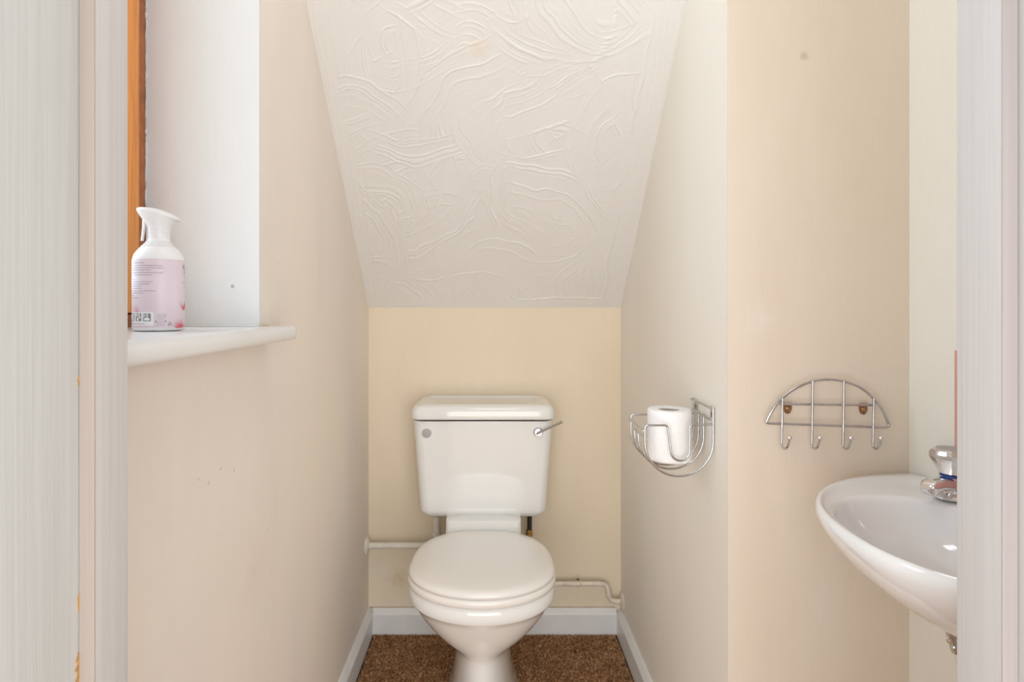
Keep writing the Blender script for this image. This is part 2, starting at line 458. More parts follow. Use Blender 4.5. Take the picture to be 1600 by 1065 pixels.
# ceiling: sloping soffit with swirled relief, then a flat piece
def build_ceiling():
    Lv = math.hypot(DW-DC, ZC-ZT0)
    uvis = 1.12
    W = XR-XL
    nu, nv = 540, 710
    us = np.linspace(0, W, nu); vs_ = np.linspace(0, uvis, nv)
    U, V = np.meshgrid(us, vs_)
    # warp the plane so that strokes wander
    def vnoise(x, y, s, seed):
        r = np.random.default_rng(seed); G = r.random((64, 64))
        xs, ys = x*s+7.3, y*s+3.1
        xi, yi = np.floor(xs).astype(int), np.floor(ys).astype(int)
        xf, yf = xs-xi, ys-yi
        xf, yf = xf*xf*(3-2*xf), yf*yf*(3-2*yf)
        g = lambda a, b: G[a % 64, b % 64]
        return (g(xi, yi)*(1-xf)*(1-yf)+g(xi+1, yi)*xf*(1-yf)+g(xi, yi+1)*(1-xf)*yf+g(xi+1, yi+1)*xf*yf)*2-1
    wu = U+0.016*vnoise(U, V, 9, 1)+0.006*vnoise(U, V, 28, 2)
    wv = V+0.016*vnoise(U, V, 9, 3)+0.006*vnoise(U, V, 28, 4)
    hgt = 0.0003*vnoise(U, V, 60, 5)
    r1 = np.random.default_rng(42)
    prof = []
    for k in range(12):      # 1-D ridge profiles left by the brush
        g = r1.random(4096)
        prof.append(g)
    nst = 330
    for s in range(nst):
        cx, cy = r1.uniform(-0.05, W+0.05), r1.uniform(-0.05, uvis+0.05)
        R = r1.uniform(0.05, 0.32); wd = r1.uniform(0.05, 0.16)
        a0 = r1.uniform(0, 2*PI); span = r1.uniform(0.7, 2.1)
        ox, oy = cx-R*math.cos(a0), cy-R*math.sin(a0)
        ext = max(wd, 0.12)/2+R*span/2+0.03
        i0, i1 = max(0, int((cy-ext)/uvis*(nv-1))), min(nv, int((cy+ext)/uvis*(nv-1))+2)
        j0, j1 = max(0, int((cx-ext)/W*(nu-1))), min(nu, int((cx+ext)/W*(nu-1))+2)
        if i1-i0 < 2 or j1-j0 < 2: continue
        sub = (slice(i0, i1), slice(j0, j1)); Us, Vs = U[sub], V[sub]
        dx, dy = wu[sub]-ox, wv[sub]-oy
        r = np.hypot(dx, dy); ang = (np.arctan2(dy, dx)-a0+PI) % (2*PI)-PI
        e_r = (r-R)/(wd/2); e_a = ang/(span/2)
        m = (np.abs(e_r) < 1) & (np.abs(e_a) < 1)
        if not m.any(): continue
        g = prof[s % 12]
        q = (r*r1.uniform(190, 330)+ 0.8*np.sin(ang*3+s))
        qi = np.floor(q).astype(int); qf = q-qi; qf = qf*qf*(3-2*qf)
        n1 = g[qi % 4096]*(1-qf)+g[(qi+1) % 4096]*qf
        ridge = np.clip((n1-0.45)/0.55, 0, 1)**2.6
        env = np.clip((1-np.abs(e_a))*2.2, 0, 1)*np.clip((1-np.abs(e_r))*5, 0, 1)
        lip = np.exp(-((np.abs(e_r)-0.93)/0.045)**2)*np.clip((1-np.abs(e_a))*3, 0, 1)*(0.35+0.65*(vnoise(Us, Vs, 14, 50+s) > 0.0))
        endlip = np.exp(-((e_a-0.9)/0.035)**2)*np.clip((1-np.abs(e_r))*4, 0, 1)*(n1 > 0.45)
        new = ridge*env*0.0023 + 0.0015*lip*(r1.random() < 0.18) + 0.0014*endlip*(r1.random() < 0.3)
        bl = np.clip((1-np.abs(e_r))*4, 0, 1)*np.clip((1-np.abs(e_a))*6, 0, 1)
        hgt[sub] = np.where(m, hgt[sub]*(1-bl*0.75)+new, hgt[sub])
    # smoothed border band drawn along the edges
    db = np.minimum(np.minimum(U, W-U)-0.012*(U > W/2)*1.5, V*1.1)+0.008*vnoise(U, V, 9, 99)+0.003*vnoise(U, V, 30, 98)
    band = np.clip((0.045-db)/0.010, 0, 1)
    q = db*420; g = prof[0]; qi = np.floor(q).astype(int); qf = q-qi
    lines = g[qi % 4096]*(1-qf)+g[(qi+1) % 4096]*qf
    hgt = hgt*(1-band)+band*0.0007*lines
    hgt += (0.0006+0.0016*(U > W*0.6))*np.exp(-((db-0.046)/0.003)**2)*np.clip(vnoise(U, V, 10, 77)*3+1, 0, 1)
    hgt = np.clip(hgt, -0.001, 0.0035)
    # to world: s along the slope, normal points into the room
    cy_, cz_ = (DC-DW)/Lv, (ZC-ZT0)/Lv
    ny, nz = -cz_, cy_       # pointing to the camera and downwards
    if nz > 0: ny, nz = -ny, -nz
    Pw = np.stack([XL+U, DW+V*cy_+ny*hgt, ZT0+V*cz_+nz*hgt], -1).reshape(-1, 3)
    idx = np.arange(nu*nv).reshape(nv, nu)
    f = np.stack([idx[:-1, :-1], idx[:-1, 1:], idx[1:, 1:], idx[1:, :-1]], -1).reshape(-1, 4)
    vs = Pw.tolist(); fs = f.tolist()
    def quad(a, b, c, d):
        i = len(vs); vs.extend([a, b, c, d]); fs.append([i, i+1, i+2, i+3])
    y1, z1 = DW+uvis*cy_, ZT0+uvis*cz_
    quad((XL, y1, z1), (XR, y1, z1), (XR, DC, ZC), (XL, DC, ZC))
    ya = DA; za = ZT0+(DW-DA)*SL
    quad((XR, ya, za), (XF, ya, za), (XF, DC, ZC), (XR, DC, ZC))
    quad((XL, DC, ZC), (XF, DC, ZC), (XF, D1-0.13, ZC), (XL, D1-0.13, ZC))
    # back skin gives the board its thickness
    quad((XL, DW+0.02, ZT0+0.03), (XF, DW+0.02, ZT0+0.03), (XF, DC+0.02, ZC+0.03), (XL, DC+0.02, ZC+0.03))
    quad((XL, DC+0.02, ZC+0.03), (XF, DC+0.02, ZC+0.03), (XF, D1-0.13, ZC+0.03), (XL, D1-0.13, ZC+0.03))
    o = obj('ceiling', vs, fs, M['artex'], smooth=True)
    return struct(o)
build_ceiling()

# skirting boards: profile with a chamfered top
BH, BT = 0.084, 0.017
def board(name, a, b, inward, ext0=0.0, ext1=0.0):
    a, b, n = Vector(a), Vector(b), Vector(inward)
    t = (b-a).normalized(); a = a-t*ext0; b = b+t*ext1
    prof = [(0.0, 0.0), (BT, 0.0), (BT, BH-0.018), (BT-0.002, BH-0.014), (0.006, BH-0.001), (0.004, BH), (0, BH)]
    vs = []; k = len(prof)
    for p in (a, b):
        for (u, z) in prof: vs.append(p+n*u+Vector((0, 0, z)))
    fs = [(i, (i+1) % k, k+(i+1) % k, k+i) for i in range(k)]+[tuple(range(k-1, -1, -1)), tuple(range(k, 2*k))]
    o = obj(name, vs, fs, M['skirting'], smooth=False); fix_normals(o)
    return struct(o)
board('baseboard_left', (XL, D1, 0.001), (XL, DW, 0.001), (1, 0, 0))
board('baseboard_right', (XR, DA, 0.001), (XR, DW, 0.001), (-1, 0, 0))
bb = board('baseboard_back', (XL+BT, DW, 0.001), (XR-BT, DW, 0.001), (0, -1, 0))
tube('caulk_or_shadow_bead', [(XL+0.004, DW-0.0022, BH+0.0006), (XL+0.3, DW-0.0018, BH+0.0009), (XR-0.02, DW-0.0022, BH+0.0006)], 0.0014, plain('brown_shadow_line', (0.36, 0.24, 0.14), 0.7, var=0.4, scale=40), bb, seg=6)  # brown line drawn in for the shadow between board and wall
board('baseboard_alcove', (XR+0.0, DA, 0.001), (XF, DA, 0.001), (0, -1, 0))
board('baseboard_outer', (XF, D1, 0.001), (XF, DA-BT, 0.001), (-1, 0, 0))

# carpet pile in the part of the floor the photograph shows
def carpet_pile():
    n = 52000
    x = rng.uniform(XL+BT+0.002, XR-BT-0.002, n); y = rng.uniform(1.50, DW-BT-0.003, n)
    # a dark gap runs along the side skirtings
    gapl = 0.004+0.0015*np.sin(y*40); keep = (x > XL+BT+gapl) & (x < XR-BT-gapl)
    x, y = x[keep], y[keep]; n = len(x)
    h = rng.uniform(0.004, 0.0085, n); a = rng.uniform(0, 2*PI, n); rr = rng.uniform(0.0012, 0.0022, n)
    lx, ly = rng.normal(0, 0.0022, n), rng.normal(0, 0.0022, n)
    vs = np.zeros((n, 4, 3))
    for k in range(3):
        vs[:, k, 0] = x+rr*np.cos(a+k*2.094); vs[:, k, 1] = y+rr*np.sin(a+k*2.094); vs[:, k, 2] = 0.0
    vs[:, 3, 0] = x+lx; vs[:, 3, 1] = y+ly; vs[:, 3, 2] = h
    b = np.arange(n)*4
    fs = np.concatenate([np.stack([b+i, b+j, b+3], 1) for i, j in ((0, 1), (1, 2), (2, 0))])
    o = obj('carpet_pile', vs.reshape(-1, 3).tolist(), fs.tolist(), M['pile'], floor, smooth=False)
    o['kind'] = 'stuff'
    return o
carpet_pile()
boxes_mesh('carpet_gap', [(XL+BT, XL+BT+0.005, 1.45, DW-BT, 0.0, 0.0015), (XR-BT-0.005, XR-BT, 1.45, DW-BT, 0.0, 0.0015)], M['gap_shade'], floor)  # near-black strips colour in the shade of the open gap

# window: varnished frame, sash, pane and the painted board
win = empty('window_1', (XW-0.03, (0.575+DR)/2, ZS)); tag(win, kind='structure')
y0w, y1w, z0w, z1w = 0.575, DR, ZS, 2.08
xa, xb = XW-0.06, XW
def wbox(name, b, mat, bev=0.002): return boxes_mesh(name, [b], mat, win, bevel=bev)
wbox('frame_stile', (xa, xb, y1w-0.022, y1w, z0w, z1w), M['pine_dark'])
wbox('frame_stile', (xa, xb, y0w, y0w+0.022, z0w, z1w), M['pine_dark'])
wbox('frame_rail', (xa, xb, y0w+0.022, y1w-0.022, z0w, z0w+0.022), M['pine_dark'])
wbox('frame_rail', (xa, xb, y0w+0.022, y1w-0.022, z1w-0.022, z1w), M['pine_dark'])
sx0, sx1 = XW-0.05, XW+0.004
g = 0.0245
wbox('sash_stile', (sx0, sx1, y1w-0.062, y1w-g, z0w+g, z1w-g), M['pine'], 0.005)
wbox('sash_stile', (sx0, sx1, y0w+g, y0w+0.062, z0w+g, z1w-g), M['pine'], 0.005)
wbox('sash_rail', (sx0, sx1, y0w+0.062, y1w-0.062, z0w+g, z0w+0.062), M['pine'], 0.005)
wbox('sash_rail', (sx0, sx1, y0w+0.062, y1w-0.062, z1w-0.062, z1w-g), M['pine'], 0.005)
wbox('pane', (XW-0.030, XW-0.026, y0w+0.058, y1w-0.058, z0w+0.058, z1w-0.058), M['glass'], 0)
# ragged bead of white paint and filler where the frame meets the reveal
vs, fs = [], []
zz = ZS
r0 = random.Random(3)
while zz < 2.06:
    L_ = r0.uniform(0.006, 0.03)
    tube('', [(XW+0.0008, y1w-r0.uniform(0.0005, 0.0022), zz), (XW+0.0012, y1w-r0.uniform(0.0005, 0.003), zz+L_/2), (XW+0.0008, y1w-r0.uniform(0.0004, 0.0018), zz+L_)],
         r0.uniform(0.0006, 0.0016), None, seg=5, into=(vs, fs))
    zz += L_+r0.uniform(0.001, 0.02)*(r0.random() < 0.5)
adopt(obj('paint_bead', vs, fs, M['reveal']), win)

# window board with rounded nose and a horn past the reveal
def window_board():
    th = 0.0245
    nose = X(465, 1.0755)
    nx = nose
    xback = XW-0.0
    d_h = 1.078
    prof = []                               # (x, z) cross-section, nose bullnosed
    prof += [(XL-0.01, ZS), (nx-0.006, ZS)]
    for k in range(1, 8):
        a = PI/2-PI*k/8
        prof.append((nx-0.008+0.008*math.cos(a), ZS-th/2+th/2*math.sin(a)))
    prof += [(nx-0.010, ZS-th), (XL-0.01, ZS-th)]
    rings = []
    n = len(prof)
    def ring(y, inset):
        out = []
        for (x, z) in prof:
            xx = min(x, nx-inset); zc = ZS-th/2
            out.append((xx if x > XL else x, y, zc+(z-zc)*(1-inset*14)))
        return out
    rings.append(ring(0.552, 0.0))
    rings.append(ring(d_h-0.010, 0.0))
    for k in range(1, 6):
        a = k/5*PI/2
        rings.append(ring(d_h-0.010+0.010*math.sin(a), 0.012*(1-math.cos(a))))
    o = loft('window_board', rings, M['sill'], None, sharp=45)
    # horn stops at the wall face: only the part in front of the wall goes beyond the reveal
    me = o.data
    for v in me.vertices:
        if v.co.y > DR-0.001 and v.co.x < XL+0.0005: v.co.x = XL+0.0005
        if v.co.y < 0.5755 and v.co.x < XL+0.0005: v.co.x = XL+0.0005
    adopt(o, win)
    boxes_mesh('window_board', [(xback, XL+0.0006, y0w+0.0005, y1w-0.0005, ZS-0.0245, ZS)], M['sill'], win)
    tube('caulk_or_shadow_bead', [(XW+0.002, y1w-0.001, ZS+0.0015), (XL-0.004, y1w-0.001, ZS+0.0015)], 0.0018, M['sill'], win, seg=6)
    tube('caulk_or_shadow_bead', [(XL+0.002, y1w+0.001, ZS+0.001), (XL+0.0025, 1.074, ZS+0.001)], 0.0022, M['caulk'], win, seg=6)
    tube('caulk_or_shadow_bead', [(XL+0.001, 0.56, ZS-th-0.001), (XL+0.001, 1.06, ZS-th-0.001)], 0.003, M['wall_pale'], win, seg=6)
window_board()

# door frame: lining, planted stops, chips in the paint
door = empty('door_1', (0.046, (D0+D1)/2, 0)); tag(door, kind='structure')
xl0, xr0 = XIL-0.013, XIR+0.013
boxes_mesh('lining', [(xl0-LT, xl0, FW0-0.012, D1, 0.0, ZH+LT)], M['lining'], door, bevel=0.0015)
boxes_mesh('lining', [(xr0, xr0+LT, FW0-0.012, D1, 0.0, ZH+LT)], M['stop'], door, bevel=0.0015)
boxes_mesh('lining', [(xl0, xr0, FW0-0.012, D1, ZH, ZH+LT)], M['stop'], door, bevel=0.0015)
boxes_mesh('door_stop', [(xl0, XIL, D0, D1, 0.0, ZH)], M['stop'], door, bevel=0.0015)
boxes_mesh('door_stop', [(XIR, xr0, D0-0.003, D1, 0.0, ZH)], M['stop'], door, bevel=0.0015)
boxes_mesh('door_stop', [(XIL, XIR, D0, D1, ZH-0.013, ZH)], M['stop'], door, bevel=0.0015)
tag(boxes_mesh('stop_edge', [(xl0+0.0005, XIL+0.0003, D0-0.0006, D0+0.0002, 0.0, ZH-0.014)], M['stop_face'], door), 'beige edge of the left door stop, darkened as if shaded')
boxes_mesh('stop_edge', [(XIR-0.0003, xr0-0.0005, D0-0.0036, D0-0.0028, 0.0, ZH-0.014)], gloss_wood('pinkish_stop_gloss', (0.47, 0.42, 0.41), 0.1), door)  # pinkish edge, its colour also darkened as shade
for (a_, b_, c_, d_) in ((xl0-0.066, xl0-0.006, 0.0, ZH+0.066), (xr0+0.006, xr0+0.066, 0.0, ZH+0.066), (xl0-0.006, xr0+0.006, ZH+0.006, ZH+0.066)):
    boxes_mesh('architrave', [(a_, b_, FW0-0.016, FW0, c_, d_)], M['stop'], door, bevel=0.004)
def chip(z0, z1, wdt, seed):
    r = random.Random(seed); n = 12; vs = []; x = xl0+0.0004
    for i in range(n+1):
        z = z0+(z1-z0)*i/n; wv = wdt*(0.35+0.65*math.sin(PI*i/n))*r.uniform(0.5, 1.1)
        vs += [(x, D0-0.0004, z), (x, D0-0.0004-wv, z), (xl0-0.0002, D0-0.0004-wv*1.1, z)]
    fs = []
    for i in range(n): fs += [(3*i, 3*i+1, 3*i+4, 3*i+3), (3*i+1, 3*i+2, 3*i+5, 3*i+4)]
    o = obj('paint_chip', vs, fs, M['bare'], smooth=False); adopt(o, door)
for args in ((Z(602, D0), Z(586, D0), 0.0022, 1), (Z(955, D0), Z(925, D0), 0.0025, 2), (Z(1075, D0), Z(1018, D0), 0.0052, 3)): chip(*args)

# ------------------------------------------------------------------ toilet
XC = -0.0255
toilet = empty('toilet', (XC, 1.62, 0)); tag(toilet, 'white close-coupled toilet with closed lid and cistern, standing on brown carpet', 'toilet')
def egg(hw, yf, yb, yw, z, n=64, nb=2.7, nf=2.0, xc=XC, crown=0):
    out = []
    for k in range(n):
        t = 2*PI*k/n
        c, s = math.cos(t), math.sin(t)
        e = nb if s > 0 else nf
        x = hw*math.copysign(abs(c)**(2/e), c)
        y = yw+(yb-yw)*abs(s)**(2/e) if s > 0 else yw-(yw-yf)*abs(s)**(2/e)
        out.append(Vector((xc+x, y, z+crown*(1-(x/hw)**2) if crown else z)))
    return out
YF, YB, YWd = 1.334, 1.717, 1.492
HWs = 0.184
# bowl
b_rings = [
    egg(0.150, YF+0.05, YB-0.03, YWd, 0.3935),
    egg(HWs-0.012, YF+0.012, YB, YWd, 0.3945), egg(HWs-0.005, YF+0.006, YB, YWd, 0.391), egg(HWs-0.002, YF+0.003, YB+0.004, YWd, 0.384),
    egg(HWs-0.002, YF+0.003, YB+0.01, YWd, 0.372), egg(HWs-0.003, YF+0.004, YB+0.01, YWd, 0.362), egg(HWs-0.006, YF+0.007, YB+0.01, YWd, 0.357),
    egg(HWs-0.012, YF+0.013, YB+0.01, YWd, 0.352), egg(0.164, YF+0.022, YB+0.02, YWd, 0.338), egg(0.151, YF+0.034, YB+0.03, YWd, 0.318),
    egg(0.134, YF+0.050, YB+0.04, YWd+0.01, 0.292), egg(0.113, YF+0.067, YB+0.06, YWd+0.02, 0.266), egg(0.090, YF+0.083, YB+0.08, YWd+0.04, 0.243),
    egg(0.073, YF+0.094, YB+0.09, YWd+0.07, 0.226), egg(0.068, YF+0.097, YB+0.10, YWd+0.09, 0.212), egg(0.069, YF+0.096, YB+0.10, YWd+0.11, 0.19), egg(0.073, YF+0.093, YB+0.10, YWd+0.13, 0.15),
    egg(0.079, YF+0.088, YB+0.10, YWd+0.14, 0.10), egg(0.087, YF+0.078, YB+0.11, YWd+0.15, 0.05), egg(0.097, YF+0.066, YB+0.12, YWd+0.16, 0.022), egg(0.100, YF+0.062, YB+0.12, YWd+0.16, 0.006), egg(0.098, YF+0.064, YB+0.12, YWd+0.16, 0.001)]
va, fa = [], []
loft('', b_rings, None, into=(va, fa))
def rrect(x0, x1, y0, y1, r, z, n=6):
    out = []
    for (cx, cy, a0) in ((x1-r, y1-r, 0), (x0+r, y1-r, PI/2), (x0+r, y0+r, PI), (x1-r, y0+r, 3*PI/2)):
        for k in range(n+1):
            a = a0+PI/2*k/n; out.append(Vector((cx+r*math.cos(a), cy+r*math.sin(a), z)))
    return out
DCF = DW-0.192                              # cistern front
nk = [rrect(XC-0.085, XC+0.085, 1.66, 1.90, 0.03, 0.20), rrect(XC-0.095, XC+0.095, 1.67, 1.93, 0.03, 0.30), rrect(XC-0.108, XC+0.108, 1.69, 1.935, 0.02, 0.39), rrect(XC-0.110, XC+0.110, 1.715, 1.935, 0.018, 0.415),
      rrect(XC-0.110, XC+0.110, 1.728, 1.935, 0.018, 0.440), rrect(XC-0.110, XC+0.110, 1.732, 1.935, 0.018, 0.4515), rrect(XC-0.107, XC+0.107, 1.735, 1.93, 0.016, 0.4535)]
loft('', nk, None, into=(va, fa))
bowl = obj('bowl', va, fa, M['ceramic']); fix_normals(bowl); bowl.data.set_sharp_from_angle(angle=math.radians(65)); adopt(bowl, toilet)
# seat
loft('seat', [egg(HWs-0.03, YF+0.03, YB-0.03, YWd, 0.3955), egg(HWs-0.005, YF+0.005, YB-0.003, YWd, 0.3955), egg(HWs, YF, YB, YWd, 0.399), egg(HWs+0.0005, YF-0.001, YB, YWd, 0.408), egg(HWs-0.001, YF+0.0005, YB, YWd, 0.413), egg(HWs-0.004, YF+0.004, YB-0.003, YWd, 0.4155), egg(HWs-0.03, YF+0.03, YB-0.03, YWd, 0.4155)], M['seat'], toilet)
# lid
lr = [egg(HWs-0.03, YF+0.03, YB-0.03, YWd, 0.4168), egg(HWs-0.006, YF+0.006, YB-0.004, YWd, 0.4168), egg(HWs-0.002, YF+0.002, YB-0.001, YWd, 0.4195), egg(HWs-0.0015, YF+0.0015, YB-0.0005, YWd, 0.424),
      egg(HWs-0.003, YF+0.003, YB-0.001, YWd, 0.4285), egg(HWs-0.008, YF+0.008, YB-0.005, YWd, 0.4325), egg(HWs-0.018, YF+0.019, YB-0.013, YWd, 0.4358), egg(HWs-0.04, YF+0.043, YB-0.032, YWd, 0.439),
      egg(HWs-0.075, YF+0.075, YB-0.07, YWd, 0.4415), egg(HWs-0.12, YF+0.11, YB-0.12, YWd, 0.4428)]
for r in lr[5:]:
    pass
tag(loft('seat_lid', lr, M['seat'], toilet), None)
for s in (-1, 1):
    tube('hinge', [(XC+s*0.075-0.018, YB+0.006, 0.405), (XC+s*0.075+0.018, YB+0.006, 0.405)], 0.0075, M['seat'], toilet, seg=12)

# cistern
CX = -0.0277
def cist(hw, yf, z, r=0.03, bow=0.006):
    ring = rrect(CX-hw, CX+hw, yf, DW-0.008, r, z, 8)
    for p in ring:
        if p.y < yf+r+1e-6: p.y -= bow*max(0, 1-((p.x-CX)/(hw-r*0.3))**2)*max(0, 1-(p.y-yf)/r)
    return ring
cr = []
zb, zt = Z(811, DCF), Z(657, DCF)-0.002
hb, ht = 0.190, 0.2095
for k in range(9):                          # rounded bottom edge
    a = PI/2*k/8; rr = 0.026
    cr.append(cist(hb-rr*(1-math.sin(a)), DCF+0.006+rr*0.9*(1-math.sin(a)), zb+rr*(1-math.cos(a)), 0.03))
for k in range(1, 7):
    t = k/6; cr.append(cist(hb+(ht-hb)*t, DCF+0.006*(1-t), zb+0.026+(zt-zb-0.026)*t, 0.03))
cistern = loft('cistern', cr, M['ceramic'], toilet)
# cistern lid with crowned, slightly dished top
HL = 0.2145; YL = DCF-0.012
def lidring(ins, z, crown, dish=0.0, r=0.028):
    ring = rrect(CX-HL+ins, CX+HL-ins, YL+ins, DW-0.004-ins*0.25, max(r-ins*0.4, 0.012), z, 8)
    for p in ring:
        u = (p.x-CX)/HL; p.z += crown*(1-u*u)-dish
        if p.y < YL+0.06: p.y -= 0.006*(1-u*u)
    return ring
zl = Z(656, YL)
lid_r = [lidring(0.02, zl+0.001, 0), lidring(0.004, zl, 0), lidring(0.001, zl+0.002, 0), lidring(0.0, zl+0.006, 0), lidring(0.0005, zl+0.020, 0.001),
         lidring(0.002, zl+0.028, 0.003), lidring(0.006, zl+0.0345, 0.005), lidring(0.013, zl+0.0385, 0.0075), lidring(0.024, zl+0.040, 0.010), lidring(0.034, zl+0.0395, 0.0105), lidring(0.045, zl+0.0375, 0.0105, 0.003), lidring(0.065, zl+0.0365, 0.011, 0.005), lidring(0.08, zl+0.0365, 0.011, 0.0055)]
loft('cistern_lid', lid_r, M['ceramic'], toilet)
yfc = DCF-0.001
def front_y(px): return DCF-0.006*max(0, 1-((X(px, DCF)-CX)/0.2)**2)+0.001
# chrome lever
p = PT(841, 675, DCF-0.004)
lev = empty('flush_lever', (0, 0, 0)); lev.location = (p.x, DCF-0.004, p.z)
bpy.data.objects.remove(lev)
va, fa = [], []
o0 = (p.x, DCF+0.003, p.z)
lathe('', [(0.0142, 0), (0.0142, 0.006), (0.0132, 0.0075), (0.0115, 0.0068), (0.0108, 0.0068), (0.0108, 0.013), (0.0102, 0.0145), (0.002, 0.0147)], o0, (0, -1, 0), None, seg=28, into=(va, fa))
lever = adopt(obj('flush_lever', va, fa, M['wire'], sharp=35), toilet); tag(lever, 'chrome flush lever')
q0 = Vector((p.x, DCF-0.0115, p.z)); q1 = PT(878, 658.5, DCF-0.045)
va, fa = [], []
dirv = (q1-q0)
tube('', [q0-dirv*0.12, q0+dirv*0.1, q0+dirv*0.6, q1], [0.0035, 0.0036, 0.0032, 0.0042], None, seg=12, into=(va, fa))
arm = obj('lever_arm', va, fa, M['wire'], sharp=50)
adopt(arm, lever)
pc = PT(666.5, 676.5, DCF)
cap = lathe('overflow_cap', [(0.0145, 0), (0.0145, 0.0015), (0.013, 0.0022), (0.002, 0.0022)], (pc.x, DCF+0.001, pc.z), (0, -1, 0), M['grey'], toilet, seg=28)
tag(cap, 'round grey plug in the cistern front')

# ------------------------------------------------------------------ pipes by the toilet
dp = DW-0.040
op = empty('overflow_pipe', (XL, dp, Z(852, dp))); tag(op, 'thick white pipe from the left wall turning up to the cistern', 'pipe')
zc = Z(852, dp); xp = X(682, dp)
tube('pipe', rounded([(XL+0.001, dp, zc), (xp, dp, zc), (xp, dp, Z(806, dp))], 0.022, 8), 0.0105, M['pipe'], op, seg=18)
lathe('pipe_collar', [(0.0285, 0), (0.0285, 0.003), (0.024, 0.008), (0.014, 0.010), (0.012, 0.010)], (XL+0.0005, dp, zc), (1, 0, 0), M['pipe'], op, seg=28)
lathe('elbow_socket', [(0.0107, 0), (0.0133, 0.001), (0.0133, 0.012), (0.0107, 0.013)], (X(662, dp), dp, zc), (1, 0, 0), M['pipe'], op, seg=20)
lathe('elbow_socket', [(0.0107, 0), (0.0133, 0.001), (0.0133, 0.012), (0.0107, 0.013)], (xp, dp, Z(836, dp)), (0, 0, 1), M['pipe'], op, seg=20)

dq = DW-0.034
sp = empty('supply_pipe', (XR, dq, Z(940, dq))); tag(sp, 'thin cream-painted water pipe bending to the right wall above the skirting', 'pipe')
za, zb2 = Z(911.5, dq), Z(939, dq)
tube('pipe', rounded([(X(827, dq), dq, Z(838, dq)), (X(827, dq), dq, za), (X(948, dq), dq, za), (X(953, dq), dq, zb2), (XR-0.001, dq, zb2)], 0.020, 8), 0.0078, M['copper_paint'], sp, seg=14)
lathe('pipe_collar', [(0.027, 0), (0.027, 0.003), (0.022, 0.007), (0.012, 0.009), (0.0085, 0.009)], (XR-0.0005, dq, zb2), (-1, 0, 0), M['copper_paint'], sp, seg=24)
tube('pipe_clip', [(X(903, dq)+0.0095*0, dq, za) + Vector() if False else (X(903, dq)-0.004, dq, za), (X(903, dq)+0.004, dq, za)], 0.0112, M['copper_paint'], sp, seg=14)
lathe('clip_screw', [(0.004, 0), (0.004, 0.006), (0.002, 0.007)], (X(903, dq), dq, za+0.010), (0, 0, 1), M['rust'], sp, seg=10)
tag(tube('hose', smooth_curve([(X(827, dq), dq, Z(832, dq)), (X(827.5, dq), dq, Z(822, dq)), (X(827.5, dq), dq, Z(800, dq))], 4), 0.0075, M['rubber'], sp, seg=14), 'black rubber hose')
lathe('compression_nut', [(0.008, 0), (0.0115, 0.002), (0.0115, 0.012), (0.009, 0.014), (0.0105, 0.016), (0.0105, 0.022), (0.008, 0.024)], (X(827, dq), dq, Z(838, dq)), (0, 0, 1), M['brass'], sp, seg=6, sharp=20)

# ------------------------------------------------------------------ toilet roll holder
h0, h3 = XR*F/(1117.5-VX), XR*F/(1086-VX)
xf = XR-0.134
hx = XR-0.004
holder = empty('toilet_roll_holder', (XR, (h0+h3)/2, 0.80)); tag(holder, 'chromed wire basket toilet roll holder fixed to the right wall', 'roll holder')
ztop, zr2 = 0.884, 0.862
Rw, cz = (hx-xf)/2, 0.820
cxm = (hx+xf)/2
WR = 0.0021
ds = [h0, h0+(h3-h0)*0.45, h0+(h3-h0)*0.72, h3]
for i, d in enumerate(ds):
    topz = ztop+0.003 if i in (0, 3) else zr2+0.002
    ltz = 0.826 if i in (1, 2) else 0.850
    pts = [(hx, d, topz), (hx, d, cz)]
    for k in range(1, 24):
        a = -PI*k/24; pts.append((cxm+Rw*math.cos(a), d, cz+Rw*math.sin(a)))
    pts += [(xf, d, cz), (xf, d, ltz)]
    if i in (0, 3):                        # side loop that keeps the roll in
        loop = rounded([(xf, d, cz), (xf, d, 0.852), (xf+0.043, d, 0.852), (xf+0.050, d, 0.802)], 0.006, 5)
        arc = [(xf+0.0675+0.0175*math.cos(PI+PI*k/10), d, 0.802+0.0175*math.sin(PI+PI*k/10)) for k in range(1, 10)]
        rest = rounded([(xf+0.085, d, 0.802), (xf+0.085, d, 0.852), (hx, d, 0.854)], 0.006, 5)
        pts = pts[:-2]+loop+arc+rest
    tube('wire_hoop', pts, WR, M['wire'], holder, seg=8)
for (z, x, e) in ((ztop, hx-0.003, 0.004), (zr2, hx-0.003, 0.0), (0.826, xf+0.003, 0.003), (0.842, xf-0.003, 0.001)):
    tube('cross_rail', [(x, h0-e, z), (x, h3+e, z)], WR*0.9, M['wire'], holder, seg=8)
for d in (h0+0.012, h3-0.012):
    t = boxes_mesh('fixing_tab', [(XR-0.0025, XR-0.0008, d-0.006, d+0.006, 0.864, 0.884)], M['wire'], holder, bevel=0.0006)
    s = lathe('screw', [(0.0035, 0), (0.003, 0.0012), (0.001, 0.0016)], (XR-0.0026, d, 0.872), (-1, 0, 0), M['rust'], None, seg=12)
    adopt(s, t)
